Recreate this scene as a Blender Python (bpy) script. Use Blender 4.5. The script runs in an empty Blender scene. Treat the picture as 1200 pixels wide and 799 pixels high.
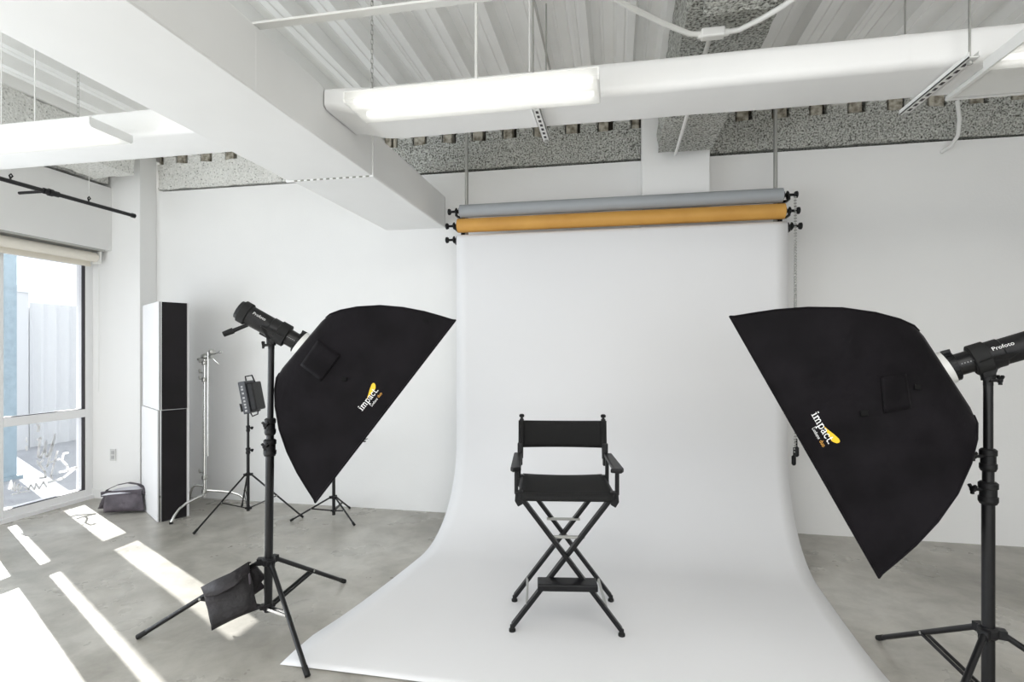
import bpy, bmesh, math, random
from mathutils import Vector, Matrix, noise
from mathutils.bvhtree import BVHTree
random.seed(7)
S = bpy.context.scene
COL = S.collection
PI = math.pi
# ------------------------------------------------------------------ camera
TH = math.atan(121/630)
cam_d = bpy.data.cameras.new('camera'); cam = bpy.data.objects.new('camera', cam_d); COL.objects.link(cam)
cam.location = (0, 0, 1.52); cam.rotation_euler = (PI/2, 0, TH)
cam_d.sensor_width = 36; cam_d.lens = 630/1200*36; cam_d.shift_y = 10.5/1200
cam_d.clip_start = .05; cam_d.clip_end = 200
S.camera = cam
# ------------------------------------------------------------------ light and exposure
S.view_settings.view_transform = 'Standard'; S.view_settings.look = 'None'
S.view_settings.gamma = 1; S.view_settings.use_curve_mapping = False
S.view_settings.exposure = 0.15
W = bpy.data.worlds.new('world'); S.world = W; W.use_nodes = True
bg = W.node_tree.nodes['Background']; bg.inputs[0].default_value = (.93, .96, 1, 1); bg.inputs[1].default_value = 1.7
SUN_DIR = Vector((.88*math.cos(.485), -.475*math.cos(.485), -math.sin(.485))).normalized()
def lamp(name, kind, energy, color, loc=(0,0,0), direction=(0,0,-1), size=None):
    d = bpy.data.lights.new(name, kind); d.energy = energy; d.color = color
    if size: d.shape = 'RECTANGLE'; d.size, d.size_y = size
    o = bpy.data.objects.new(name, d); COL.objects.link(o); o.location = loc
    o.rotation_euler = Vector(direction).to_track_quat('-Z', 'Y').to_euler()
    return o
sun = lamp('sun', 'SUN', 14, (1, .97, .92), (-12, 8, 8), SUN_DIR); sun.data.angle = .006
lamp('window_daylight', 'AREA', 118, (.85, .925, 1), (-4.95, .3, 1.3), (1, .15, .18), (5.2, 2.2))
lamp('overhead_fill', 'AREA', 135, (1, .985, .95), (.9, -.7, 3.40), (0, .25, -1), (5.0, 2.0))  # added overhead fill, brightens the floor and paper from above
lamp('rear_fill', 'AREA', 46, (1, .985, .95), (-.3, -3.6, 1.7), (0, 1, .05), (7.5, 2.6))  # added fill lamp behind the camera, not a known window
S.cycles.diffuse_bounces = 7; S.cycles.max_bounces = 12; S.cycles.transparent_max_bounces = 12
S.cycles.sample_clamp_indirect = 6

# ------------------------------------------------------------------ helpers
def V(*a): return Vector(a)
class MB:
    def __init__(s): s.v = []; s.f = []; s.sm = []
    def add(s, verts, faces, smooth=False):
        n = len(s.v); s.v += [tuple(v) for v in verts]
        for f in faces: s.f.append([i+n for i in f]); s.sm.append(smooth)
        return s
    def box(s, x0, x1, y0, y1, z0, z1):
        vs = [(x, y, z) for x in (x0, x1) for y in (y0, y1) for z in (z0, z1)]
        return s.add(vs, [(0,1,3,2),(4,6,7,5),(0,4,5,1),(2,3,7,6),(0,2,6,4),(1,5,7,3)])
    def bar(s, a, b, w, h, up=(0,0,1)):
        a = Vector(a); b = Vector(b); d = (b-a).normalized(); u = Vector(up)
        sd = d.cross(u)
        if sd.length < 1e-4: sd = d.cross(Vector((0,1,0)))
        sd.normalize(); u = sd.cross(d)
        vs = [p + sd*w/2*i + u*h/2*j for p in (a, b) for i, j in ((-1,-1),(1,-1),(1,1),(-1,1))]
        return s.add(vs, [(0,1,2,3),(7,6,5,4),(0,4,5,1),(1,5,6,2),(2,6,7,3),(3,7,4,0)])
    def tube(s, pts, r, n=12, cap=True):
        pts = [Vector(p) for p in pts]; R = r if isinstance(r, (list, tuple)) else [r]*len(pts)
        ref = None; rings = []
        for i, p in enumerate(pts):
            d = (pts[min(i+1, len(pts)-1)] - pts[max(i-1, 0)]).normalized()
            if ref is None: ref = d.orthogonal().normalized()
            ref = (ref - d*ref.dot(d)).normalized(); b = d.cross(ref)
            rings.append([p + (ref*math.cos(2*PI*k/n) + b*math.sin(2*PI*k/n))*R[i] for k in range(n)])
        vs = [v for r_ in rings for v in r_]; fs = []
        for i in range(len(pts)-1):
            for k in range(n):
                fs.append((i*n+k, i*n+(k+1)%n, (i+1)*n+(k+1)%n, (i+1)*n+k))
        s.add(vs, fs, True)
        if cap:
            s.add(rings[0], [tuple(range(n))[::-1]]); s.add(rings[-1], [tuple(range(n))])
        return s
    def lathe(s, o, axis, prof, n=24):
        """prof: (distance along axis, radius) pairs, hard edges between"""
        o = Vector(o); a = Vector(axis).normalized(); u = a.orthogonal().normalized(); b = a.cross(u)
        for (x0, r0), (x1, r1) in zip(prof, prof[1:]):
            vs = [o + a*x + (u*math.cos(2*PI*k/n) + b*math.sin(2*PI*k/n))*r for x, r in ((x0, r0), (x1, r1)) for k in range(n)]
            s.add(vs, [(k, (k+1)%n, n+(k+1)%n, n+k) for k in range(n)], abs(x1-x0) > 1e-6)
        for (x, r), rev in ((prof[0], 1), (prof[-1], 0)):
            if r > 1e-5:
                vs = [o + a*x + (u*math.cos(2*PI*k/n) + b*math.sin(2*PI*k/n))*r for k in range(n)]
                s.add(vs, [tuple(range(n))[::-1] if rev else tuple(range(n))])
        return s
    def prism(s, poly, vec):
        n = len(poly); vec = Vector(vec); P = [Vector(p) for p in poly]
        return s.add(P + [p+vec for p in P], [tuple(range(n))[::-1], tuple(range(n, 2*n))] + [(k, (k+1)%n, n+(k+1)%n, n+k) for k in range(n)])
    def build(s, name, mat, parent=None, bevel=0, label=None):
        me = bpy.data.meshes.new(name); me.from_pydata(s.v, [], s.f)
        me.polygons.foreach_set('use_smooth', s.sm); me.materials.append(mat)
        bm = bmesh.new(); bm.from_mesh(me); bmesh.ops.recalc_face_normals(bm, faces=bm.faces); bm.to_mesh(me); bm.free()
        o = bpy.data.objects.new(name, me); COL.objects.link(o)
        if bevel:
            m = o.modifiers.new('bevel', 'BEVEL'); m.width = bevel; m.segments = 2; m.limit_method = 'ANGLE'; m.angle_limit = .6
        if parent:
            o.parent = parent
            if parent.type == 'EMPTY' or True: o.matrix_parent_inverse = world_of(parent).inverted()
        if label: o['label'] = label
        return o
def world_of(o):
    m = Matrix.LocRotScale(o.location, o.rotation_euler, o.scale)
    if o.parent: m = world_of(o.parent) @ o.matrix_parent_inverse @ m
    return m
def tag(o, label, cat, group=None, kind=None):
    o['label'] = label; o['category'] = cat
    if group: o['group'] = group
    if kind: o['kind'] = kind
    return o
def thing(name, label, cat, loc=(0,0,0), group=None):
    o = bpy.data.objects.new(name, None); COL.objects.link(o); o.location = loc; o.empty_display_size = .1
    return tag(o, label, cat, group)
def struct(o): o['kind'] = 'structure'; return o
CAM = V(0, 0, 1.52); FW = V(-math.sin(TH), math.cos(TH), 0); RT = V(math.cos(TH), math.sin(TH), 0)
def ray(px, py): return FW + RT*((px-600)/630) + V(0,0,(410-py)/630)
def onX(px, py, X): d = ray(px, py); return CAM + d*(X/d.x)
def onY(px, py, Y): d = ray(px, py); return CAM + d*(Y/d.y)
def onZ(px, py, Z): d = ray(px, py); return CAM + d*((Z-1.52)/d.z)

# ------------------------------------------------------------------ materials
def mat(name, col, rough=.6, metal=0, spec=.5):
    m = bpy.data.materials.new(name); m.use_nodes = True; b = m.node_tree.nodes['Principled BSDF']
    b.inputs['Base Color'].default_value = (*col, 1); b.inputs['Roughness'].default_value = rough
    b.inputs['Metallic'].default_value = metal; b.inputs['Specular IOR Level'].default_value = spec
    return m
def noise_mat(name, stops, scale, rough=.6, bump=0, detail=6, bscale=None, metal=0, spec=.5, stretch=None, dist=.01):
    m = mat(name, stops[0][1], rough, metal, spec); t = m.node_tree; b = t.nodes['Principled BSDF']
    tc = t.nodes.new('ShaderNodeTexCoord'); mp = t.nodes.new('ShaderNodeMapping')
    if stretch: mp.inputs['Scale'].default_value = stretch
    t.links.new(tc.outputs['Object'], mp.inputs[0])
    n = t.nodes.new('ShaderNodeTexNoise'); n.inputs['Scale'].default_value = scale; n.inputs['Detail'].default_value = detail
    t.links.new(mp.outputs[0], n.inputs['Vector'])
    r = t.nodes.new('ShaderNodeValToRGB'); t.links.new(n.outputs[0], r.inputs[0])
    e = r.color_ramp.elements
    e[0].position, e[0].color = stops[0][0], (*stops[0][1], 1); e[1].position, e[1].color = stops[-1][0], (*stops[-1][1], 1)
    for p, c in stops[1:-1]:
        q = e.new(p); q.color = (*c, 1)
    t.links.new(r.outputs[0], b.inputs['Base Color'])
    if bump:
        n2 = t.nodes.new('ShaderNodeTexNoise'); n2.inputs['Scale'].default_value = bscale or scale; n2.inputs['Detail'].default_value = 5
        t.links.new(mp.outputs[0], n2.inputs['Vector'])
        bp = t.nodes.new('ShaderNodeBump'); bp.inputs['Strength'].default_value = bump; bp.inputs['Distance'].default_value = dist
        t.links.new(n2.outputs[0], bp.inputs['Height']); t.links.new(bp.outputs[0], b.inputs['Normal'])
    return m
M = {}
M['wall'] = noise_mat('white_wall_paint', [(.3, (.81,.81,.805)), (.7, (.84,.84,.833))], 1.5, .75, .08, bscale=60)
M['column'] = mat('white_column_paint', (.84,.84,.835), .7)
M['duct'] = noise_mat('white_painted_duct', [(.3, (.84,.84,.833)), (.7, (.87,.87,.863))], 2.5, .5, .06, bscale=8, dist=.02)
M['deck'] = noise_mat('painted_metal_deck', [(.3, (.84,.84,.82)), (.7, (.90,.90,.885))], 3, .45)
M['groove'] = mat('dark_groove', (.25,.25,.22), .8)
M['fire'] = noise_mat('grey_fireproofing', [(.33, (.05,.05,.04)), (.41, (.26,.26,.235)), (.5, (.46,.465,.435)), (.64, (.66,.67,.63))], 75, .95, 1, detail=8, bscale=70, dist=.02)
M['fire_white'] = noise_mat('white_fireproofing', [(.30, (.15,.15,.13)), (.38, (.66,.66,.63)), (.6, (.82,.82,.79))], 60, .95, .9, detail=8, bscale=34, dist=.02)
M['insul'] = noise_mat('brown_insulation', [(.35, (.16,.14,.105)), (.6, (.50,.47,.40))], 20, .95, .6)
M['gap_shade'] = mat('painted_gap_shade', (.07,.06,.045), .95)  # shade inside gaps, put into the colour
M['paper'] = noise_mat('white_seamless_paper', [(.3, (.755,.755,.765)), (.7, (.77,.77,.78))], .9, .8, .05, bscale=1.3, dist=.03)
M['silver_paper'] = mat('grey_paper_roll', (.36,.38,.40), .45)
M['gold_paper'] = noise_mat('orange_paper_roll', [(.3, (.60,.30,.06)), (.7, (.68,.36,.08))], 4, .5)
M['black_fabric'] = noise_mat('black_softbox_fabric', [(.35, (.0045,.0038,.0048)), (.65, (.0085,.0072,.009))], 6, .5, .35, bscale=5, spec=.06, dist=.05)
M['black_fabric'].node_tree.nodes['Principled BSDF'].inputs['Sheen Weight'].default_value = .05
M['canvas'] = noise_mat('black_chair_canvas', [(.3, (.010,.010,.010)), (.7, (.020,.020,.020))], 260, .85, .3, bscale=300, dist=.001, spec=.25)
M['patch'] = mat('black_velcro', (.006,.006,.006), .9, spec=.2)
M['black_wood'] = mat('black_painted_wood', (.006,.006,.007), .42, spec=.3)
M['black_metal'] = mat('black_metal', (.008,.008,.009), .34, spec=.4)
M['black_plastic'] = noise_mat('black_plastic', [(.4, (.007,.007,.008)), (.6, (.013,.013,.014))], 40, .45, spec=.3)
M['dark_grey'] = mat('dark_grey_plastic', (.05,.052,.06), .45)
M['rubber'] = mat('rubber', (.008,.008,.008), .8)
M['bag'] = noise_mat('sandbag_nylon', [(.35, (.010,.0085,.010)), (.65, (.020,.016,.019))], 12, .6, .5, bscale=16, dist=.03)
M['bag_grey'] = noise_mat('grey_sandbag_nylon', [(.35, (.055,.046,.057)), (.65, (.095,.08,.097))], 12, .6, .5, bscale=16, dist=.03)
M['bag_light'] = mat('pale_bag_top', (.7,.7,.75), .6)
M['chrome'] = mat('chrome', (.75,.75,.74), .18, 1)
M['steel'] = mat('grey_steel', (.45,.45,.43), .35, .8)
M['white_metal'] = mat('white_metal', (.78,.78,.76), .4)
M['white_frame'] = mat('white_window_frame', (.85,.85,.86), .35)
M['gasket'] = mat('dark_gasket', (.03,.025,.03), .6)
M['blind'] = mat('cream_blind', (.80,.76,.68), .7)
M['board_white'] = mat('white_foam_board', (.75,.75,.76), .6)
M['board_black'] = noise_mat('black_foam_board', [(.4, (.009,.008,.009)), (.6, (.013,.011,.013))], 3, .7, spec=.3)
M['white_print'] = mat('white_print', (.85,.85,.85), .5)
M['yellow_print'] = mat('yellow_print', (.90,.55,.01), .5)
M['orange_print'] = mat('orange_print', (.75,.38,.06), .5)
M['grey_print'] = mat('grey_print', (.45,.45,.45), .5)
M['vinyl'] = mat('white_vinyl', (.9,.9,.9), .5)
M['outlet'] = mat('outlet_plastic', (.62,.62,.61), .4)
M['blue_steel'] = noise_mat('blue_grey_steel', [(.3, (.25,.33,.38)), (.7, (.32,.41,.47))], 14, .6)
M['fence'] = mat('pale_corrugated_fence', (.62,.63,.64), .6)
M['street'] = noise_mat('street_concrete', [(.3, (.30,.31,.33)), (.7, (.38,.39,.41))], 3, .9)
M['diffuser'] = mat('white_diffusion_cloth', (.85,.85,.85), .8)
# tubes: what gives off light emits
def emis(name, col, s):
    m = mat(name, col); b = m.node_tree.nodes['Principled BSDF']
    b.inputs['Emission Color'].default_value = (*col, 1); b.inputs['Emission Strength'].default_value = s; return m
M['tube'] = emis('fluorescent_tube', (1, .995, .98), 1.3)
m = bpy.data.materials.new('acrylic_lens'); m.use_nodes = True; t = m.node_tree; t.nodes.clear()
o_ = t.nodes.new('ShaderNodeOutputMaterial'); mx = t.nodes.new('ShaderNodeMixShader'); a = t.nodes.new('ShaderNodeBsdfTransparent'); b_ = t.nodes.new('ShaderNodeBsdfTranslucent')
b_.inputs[0].default_value = (.95,.95,.93,1); mx.inputs[0].default_value = .68
t.links.new(a.outputs[0], mx.inputs[1]); t.links.new(b_.outputs[0], mx.inputs[2]); t.links.new(mx.outputs[0], o_.inputs[0]); M['lens'] = m
m = bpy.data.materials.new('window_glass'); m.use_nodes = True; t = m.node_tree; t.nodes.clear()
o_ = t.nodes.new('ShaderNodeOutputMaterial'); mx = t.nodes.new('ShaderNodeMixShader'); a = t.nodes.new('ShaderNodeBsdfTransparent'); b_ = t.nodes.new('ShaderNodeBsdfGlossy'); fr = t.nodes.new('ShaderNodeFresnel')
a.inputs[0].default_value = (.96,.97,.98,1); b_.inputs['Roughness'].default_value = 0.02; fr.inputs[0].default_value = 1.45
t.links.new(fr.outputs[0], mx.inputs[0]); t.links.new(a.outputs[0], mx.inputs[1]); t.links.new(b_.outputs[0], mx.inputs[2]); t.links.new(mx.outputs[0], o_.inputs[0]); M['glass'] = m
m = bpy.data.materials.new('white_vinyl_film'); m.use_nodes = True; t = m.node_tree; t.nodes.clear()
o_ = t.nodes.new('ShaderNodeOutputMaterial'); mx = t.nodes.new('ShaderNodeMixShader'); a = t.nodes.new('ShaderNodeBsdfDiffuse'); b_ = t.nodes.new('ShaderNodeBsdfTranslucent')
a.inputs[0].default_value = (.95,.95,.95,1); b_.inputs[0].default_value = (.95,.95,.95,1); mx.inputs[0].default_value = .7
t.links.new(a.outputs[0], mx.inputs[1]); t.links.new(b_.outputs[0], mx.inputs[2]); t.links.new(mx.outputs[0], o_.inputs[0]); M['vinyl'] = m
# floor: sealed concrete, mottled, a little glossy
m = mat('sealed_concrete_floor', (.4,.39,.36), .4); t = m.node_tree; b = t.nodes['Principled BSDF']; M['floor'] = m
tc = t.nodes.new('ShaderNodeTexCoord')
def nz(scale, detail, rgh=.55, distort=0):
    n = t.nodes.new('ShaderNodeTexNoise'); n.inputs['Scale'].default_value = scale; n.inputs['Detail'].default_value = detail
    n.inputs['Roughness'].default_value = rgh; n.inputs['Distortion'].default_value = distort
    t.links.new(tc.outputs['Object'], n.inputs['Vector']); return n
def ramp(n, stops):
    r = t.nodes.new('ShaderNodeValToRGB'); t.links.new(n.outputs[0], r.inputs[0]); e = r.color_ramp.elements
    e[0].position, e[0].color = stops[0][0], (*stops[0][1], 1); e[1].position, e[1].color = stops[-1][0], (*stops[-1][1], 1)
    for p, c in stops[1:-1]: e.new(p).color = (*c, 1)
    return r
r1 = ramp(nz(.9, 8, .6, .6), [(.32, (.30,.285,.25)), (.5, (.43,.412,.372)), (.66, (.53,.515,.475))])
r2 = ramp(nz(5, 9, .65, .3), [(.36, (.70,.70,.69)), (.6, (1,1,1))])
mm = t.nodes.new('ShaderNodeMix'); mm.data_type = 'RGBA'; mm.blend_type = 'MULTIPLY'; mm.inputs[0].default_value = .75
t.links.new(r1.outputs[0], mm.inputs[6]); t.links.new(r2.outputs[0], mm.inputs[7])
r3 = ramp(nz(22, 4), [(.24, (.62,.58,.52)), (.32, (1,1,1))])
m2 = t.nodes.new('ShaderNodeMix'); m2.data_type = 'RGBA'; m2.blend_type = 'MULTIPLY'; m2.inputs[0].default_value = .22
t.links.new(mm.outputs[2], m2.inputs[6]); t.links.new(r3.outputs[0], m2.inputs[7]); t.links.new(m2.outputs[2], b.inputs['Base Color'])
rr = t.nodes.new('ShaderNodeMapRange'); rr.inputs[3].default_value = .16; rr.inputs[4].default_value = .44
t.links.new(nz(2, 5).outputs[0], rr.inputs[0]); t.links.new(rr.outputs[0], b.inputs['Roughness'])
bp = t.nodes.new('ShaderNodeBump'); bp.inputs['Strength'].default_value = .12; bp.inputs['Distance'].default_value = .01
t.links.new(nz(9, 5).outputs[0], bp.inputs['Height']); t.links.new(bp.outputs[0], b.inputs['Normal'])

# ------------------------------------------------------------------ room shell
XL, XW, YB, ZD = -5.05, -5.30, 4.82, 3.53       # upper left wall face, window plane, back wall face, deck underside
XR, YR = 6.0, -4.0
struct(MB().box(XW-.06, XR+.2, YR-.2, YB+.25, -.1, 0).build('floor', M['floor']))
wb = MB(); wb.box(XW-.06, .22, YB, YB+.25, 0, 3.17); wb.box(.22, XR+.2, YB, YB+.25, 0, 3.17); wb.box(XW-.06, XR+.2, YB+.2, YB+.25, 3.17, 3.7)
struct(wb.build('wall_back', M['wall']))
struct(MB().box(XR, XR+.2, YR-.2, YB, 0, 3.7).build('wall_right', mat('grey_wall_bounce_cut', (.5,.5,.49), .8)))  # unseen wall, kept grey to cut its bounce onto the big duct
wl = MB(); wl.box(XL-.31, XL, YR, 4.62, 2.53, 3.17); wl.box(XL-.31, XL-.2, YR, 4.62, 3.17, 3.7); wl.box(XW-.06, XL, YR-.2, -2.9, 0, 2.53)
struct(wl.build('wall_left', M['wall']))
wr = MB(); wr.box(XW, -4.3, YR-.2, YR, 0, 3.7); wr.box(3.8, XR, YR-.2, YR, 0, 3.7); wr.box(-4.3, 3.8, YR-.2, YR, 3.1, 3.7); wr.box(-4.3, 3.8, YR-.2, YR, 0, .3)
struct(wr.build('wall_rear', M['wall']))
struct(MB().box(XW-.06, -4.71, 4.62, YB, 0, ZD).build('wall_column_corner', M['column'], bevel=.004))
struct(MB().box(.22, .76, 4.62, YB, 0, ZD).build('wall_column_center', M['column'], bevel=.006))
struct(MB().box(XL-.25, -4.71, 4.608, 4.62, 0, .095).build('baseboard_column', M['column']))
# corrugated steel deck
pitch = .29; prof = []
x = XW-.2
while x < XR+.3:
    for dx, dz in ((0,0),(.045,0),(.05,.006),(.06,.006),(.065,0),(.11,0),(.132,.09),(.18,.09),(.185,.083),(.2,.083),(.205,.09),(.268,.09)):
        prof.append((x+dx, ZD+dz))
    x += pitch
dk = MB(); n = len(prof)
vs = [(px_, y, pz) for y in (YR-.2, YB+.24) for px_, pz in prof] + [(prof[-1][0], y, ZD+.25) for y in (YR-.2, YB+.24)] + [(prof[0][0], y, ZD+.25) for y in (YR-.2, YB+.24)]
dk.add(vs, [(i, i+1, n+i+1, n+i) for i in range(n-1)] + [(2*n+2, 2*n, 2*n+1, 2*n+3)])
for xs in (-.26, 1.19+.29, -1.42): dk.box(xs, xs+.006, YR, YB, ZD-.004, ZD+.003)
struct(dk.build('ceiling', M['deck']))
# fireproofed steel: rough sprayed faces
def rough_box(x0, x1, y0, y1, z0, z1, name, m, amp=.012, step=.035):
    mb = MB()
    def grid(o, a, b, la, lb):
        na = max(1, int(la/step)); nb = max(1, int(lb/step)); na = min(na, 160); vs = []
        for i in range(na+1):
            for j in range(nb+1):
                p = o + a*(la*i/na) + b*(lb*j/nb)
                q = V(noise.noise(p*9), noise.noise(p*9+V(7,0,0)), noise.noise(p*9+V(0,9,0)))*amp
                vs.append(p+q)
        mb.add(vs, [(i*(nb+1)+j, (i+1)*(nb+1)+j, (i+1)*(nb+1)+j+1, i*(nb+1)+j+1) for i in range(na) for j in range(nb)])
    X, Y, Z = V(1,0,0), V(0,1,0), V(0,0,1); lx, ly, lz = x1-x0, y1-y0, z1-z0
    grid(V(x0,y0,z0), X, Z, lx, lz); grid(V(x0,y1,z0), X, Z, lx, lz); grid(V(x0,y0,z0), X, Y, lx, ly)
    grid(V(x0,y0,z1), X, Y, lx, ly); grid(V(x0,y0,z0), Y, Z, ly, lz); grid(V(x1,y0,z0), Y, Z, ly, lz)
    return struct(mb.build(name, m))
def flute_pockets(x0, x1, name, mname, y=YB+.02):
    mb = MB(); ins = MB(); x = x0
    k0 = math.floor((x0-(XW-.2))/pitch)
    xx = XW-.2 + k0*pitch
    while xx < x1:
        a, b2 = max(x0, xx-.03+.0), min(x1, xx+.125)
        if b2 > a+.02: mb.box(a, b2, y+.01, y+.12, 3.455, ZD+.02)
        a, b2 = max(x0, xx+.13), min(x1, xx+.25)
        if b2 > a+.02:
            ins.box(a+.004, b2-.012+random.uniform(-.02,.01), y+.012, y+.12, 3.452+random.uniform(0,.012), 3.60)
        xx += pitch
    struct(mb.build(name+'_ribs', M[mname], bevel=.01)); struct(ins.build(name+'_insulation', M['insul'], bevel=.012))
for x0, x1, nm, mn in ((-4.71, -2.1, 'beam_fireproofed_left', 'fire_white'), (-2.1, .22, 'beam_fireproofed_middle', 'fire'), (.76, 5.9, 'beam_fireproofed_right', 'fire')):
    rough_box(x0, x1, YB+.02, YB+.14, 3.20, 3.46, nm, M[mn]); flute_pockets(x0, x1, nm, mn)
struct(MB().box(-4.74, XR, YB+.15, YB+.19, 3.17, 3.7).build('beam_recess_shade', M['gap_shade']))  # dark sheet that stands for the shade behind the beam gaps
rough_box(XL-.13, XL-.02, 1.0, 4.60, 3.20, 3.50, 'beam_fireproofed_side', M['fire_white'])
bmF = rough_box(.34, .76, -1.5, 4.54, 3.13, ZD-.005, 'beam_fireproofed_cross', M['fire'], step=.045)
rough_box(.40, .70, 1.2, 2.62, 3.07, 3.13, 'beam_fireproofed_flange', M['fire'], step=.03)
# a second cross beam at the far left, seen over the tube light
rough_box(-5.0, -4.55, -1.5, 4.4, 3.2, ZD-.005, 'beam_fireproofed_far', M['fire_white'], step=.06)

# ------------------------------------------------------------------ windows on the left
def window(n, y0, y1):
    w = bpy.data.objects.new('window_%d' % n, None); COL.objects.link(w); w.location = (XW, y0, 0); struct(w)
    f = MB(); d0, d1 = XW-.10, XW+.02
    f.box(d0, d1, y0, y0+.055, 0, 2.53); f.box(d0, d1, y1-.075, y1, 0, 2.53)
    a_, b_ = y0+.055, y1-.075; f.box(d0, d1, a_, b_, 0, .10); f.box(d0, d1, a_, b_, .84, .92); f.box(d0, d1, a_, b_, 2.385, 2.53)
    f.build('window_frame', M['white_frame'], w, bevel=.004)
    g = MB(); g.box(XW-.022, XW-.016, y0+.05, y1-.07, .10, .84); g.box(XW-.022, XW-.016, y0+.05, y1-.07, .92, 2.39)
    g.build('window_pane', M['glass'], w)
    k = MB(); k.box(XW-.02, XW+.012, y1-.087, y1-.074, .10, .84); k.box(XW-.02, XW+.012, y1-.087, y1-.074, .92, 2.385)
    k.box(XW-.01, XW+.01, y0+.055, y1-.087, .10, .105); k.box(XW-.01, XW+.01, y0+.055, y1-.087, .92, .925)
    k.build('window_gasket', M['gasket'], w)
    s = MB(); s.box(XW+.02, XW+.05, y0, y1, 0, .035); s.build('window_sill', M['white_frame'], w)
ws = [(3.745, 4.62), (2.55, 3.745), (1.4, 2.55), (.25, 1.4), (-.9, .25), (-2.9, -.9)]
for i, (a_, b__) in enumerate(ws): window(i+1, a_, b__)
# roller blind cassette under the lintel
t_ = thing('roller_blind', 'cream roller blind rolled up under the lintel above the glass door', 'blind', (-5.15, 4.4, 2.4))
MB().tube([(-5.16, -2.8, 2.455), (-5.16, 4.54, 2.455)], .048, 20).build('blind_roll', M['blind'], t_)
MB().box(-5.21, -5.205, -2.8, 4.53, 2.375, 2.46).box(-5.218, -5.198, -2.8, 4.53, 2.362, 2.38).build('bottom_bar', M['blind'], t_)
MB().box(-5.22, -5.10, 4.545, 4.56, 2.39, 2.515).build('end_bracket', M['white_metal'], t_, bevel=.01)
MB().tube([(-5.105, 4.53, 2.42), (-5.105, 4.53, 1.1)], .0025, 6).build('bead_cord', M['white_metal'], t_)
MB().box(-5.20, -5.06, -2.8, 4.56, 2.512, 2.53).build('top_rail', M['steel'], t_)

# lettering on the glass
let = thing('window_lettering', 'white handwritten script lettering on the lower glass pane', 'lettering', (XW, 4.1, .5))
def zpt(x, y): return onX(x/5.708, 470+y/5.708, XW-.012)
def stroke(pts, w):
    P = [zpt(*p) for p in pts]
    mb = MB()
    for p in P[1:-1]: mb.lathe(p-V(.0015,0,0), (1,0,0), [(0,w*.5),(.003,w*.5)], 8)
    for a, b in zip(P, P[1:]): mb.bar(a, b, .003, w, up=V(1,0,0).cross(b-a))
    mb.build('letter_stroke', M['vinyl'], let)
for pts, w in (([(248,150),(262,172),(252,205)],.02), ([(250,262),(272,245),(262,300),(256,370),(272,380),(296,330),(310,262)],.017), ([(310,262),(302,340),(312,372),(330,350),(350,290),(372,215)],.017),
               ([(372,215),(345,330),(318,430),(308,440)],.015), ([(250,395),(256,420)],.013), ([(290,390),(262,420),(300,470),(306,510),(262,515)],.014),
               ([(385,330),(362,420),(340,500),(352,520)],.014), ([(335,410),(400,385)],.012), ([(458,345),(425,350),(415,395),(450,430),(455,465),(395,475)],.014),
               ([(320,545),(420,515),(515,440),(440,465)],.016), ([(60,590),(75,530),(80,590),(100,545),(98,600),(125,555),(120,600),(150,570)],.011),
               ([(165,575),(190,590),(205,560),(230,590),(240,550),(262,585),(290,540),(312,575)],.011), ([(80,625),(130,612),(200,600)],.008), ([(178,300),(178,330)],.015), ([(176,240),(180,275)],.008)):
    stroke(pts, w*1.35)
# ------------------------------------------------------------------ outside
struct(MB().box(-40, XW-.06, -25, 30, -.16, -.04).build('ground_street', M['street']))
fc = thing('corrugated_fence', 'pale corrugated metal fence outside behind the glass door', 'fence', (-9.2, 4, -.04))
fm = MB(); P = []; y = 6.95
k = 0
while y < 14:
    P.append((-9.2 + (.05 if k % 4 in (0, 3) else 0), y)); y += .075 if k % 2 == 0 else .03; k += 1
vs = [(px_, py_, z) for z in (-.04, 2.28) for px_, py_ in P]; n = len(P)
fm.add(vs, [(i, i+1, n+i+1, n+i) for i in range(n-1)]); fm.box(-9.3, -9.22, 6.9, 14, -.04, 2.2)
fm.build('fence_panel', M['fence'], fc)
fp = MB().box(-9.27, -9.10, 6.72, 6.9, -.04, 2.42); fp.add([(-9.3,6.69,2.42),(-9.07,6.69,2.42),(-9.07,6.93,2.42),(-9.3,6.93,2.42),(-9.185,6.81,2.55)], [(0,1,4),(1,2,4),(2,3,4),(3,0,4),(0,1,2,3)])
fp.build('fence_post', M['fence'], fc)
c_ = thing('steel_column', 'blue grey steel column standing just outside the glass door', 'column', (-7.24, 5.13, -.04))
MB().box(-7.34, -7.14, 4.98, 5.28, -.04, 3.6).build('shaft', M['blue_steel'], c_)
MB().box(-7.38, -7.10, 4.94, 5.32, -.04, .0).build('base_plate', M['blue_steel'], c_)
struct(MB().box(-6.35, XW-.06, -6, 9, 2.62, 2.75).build('sun_cutoff_slab', M['column']))  # unseen slab added outside to cut the sun patch short

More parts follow.
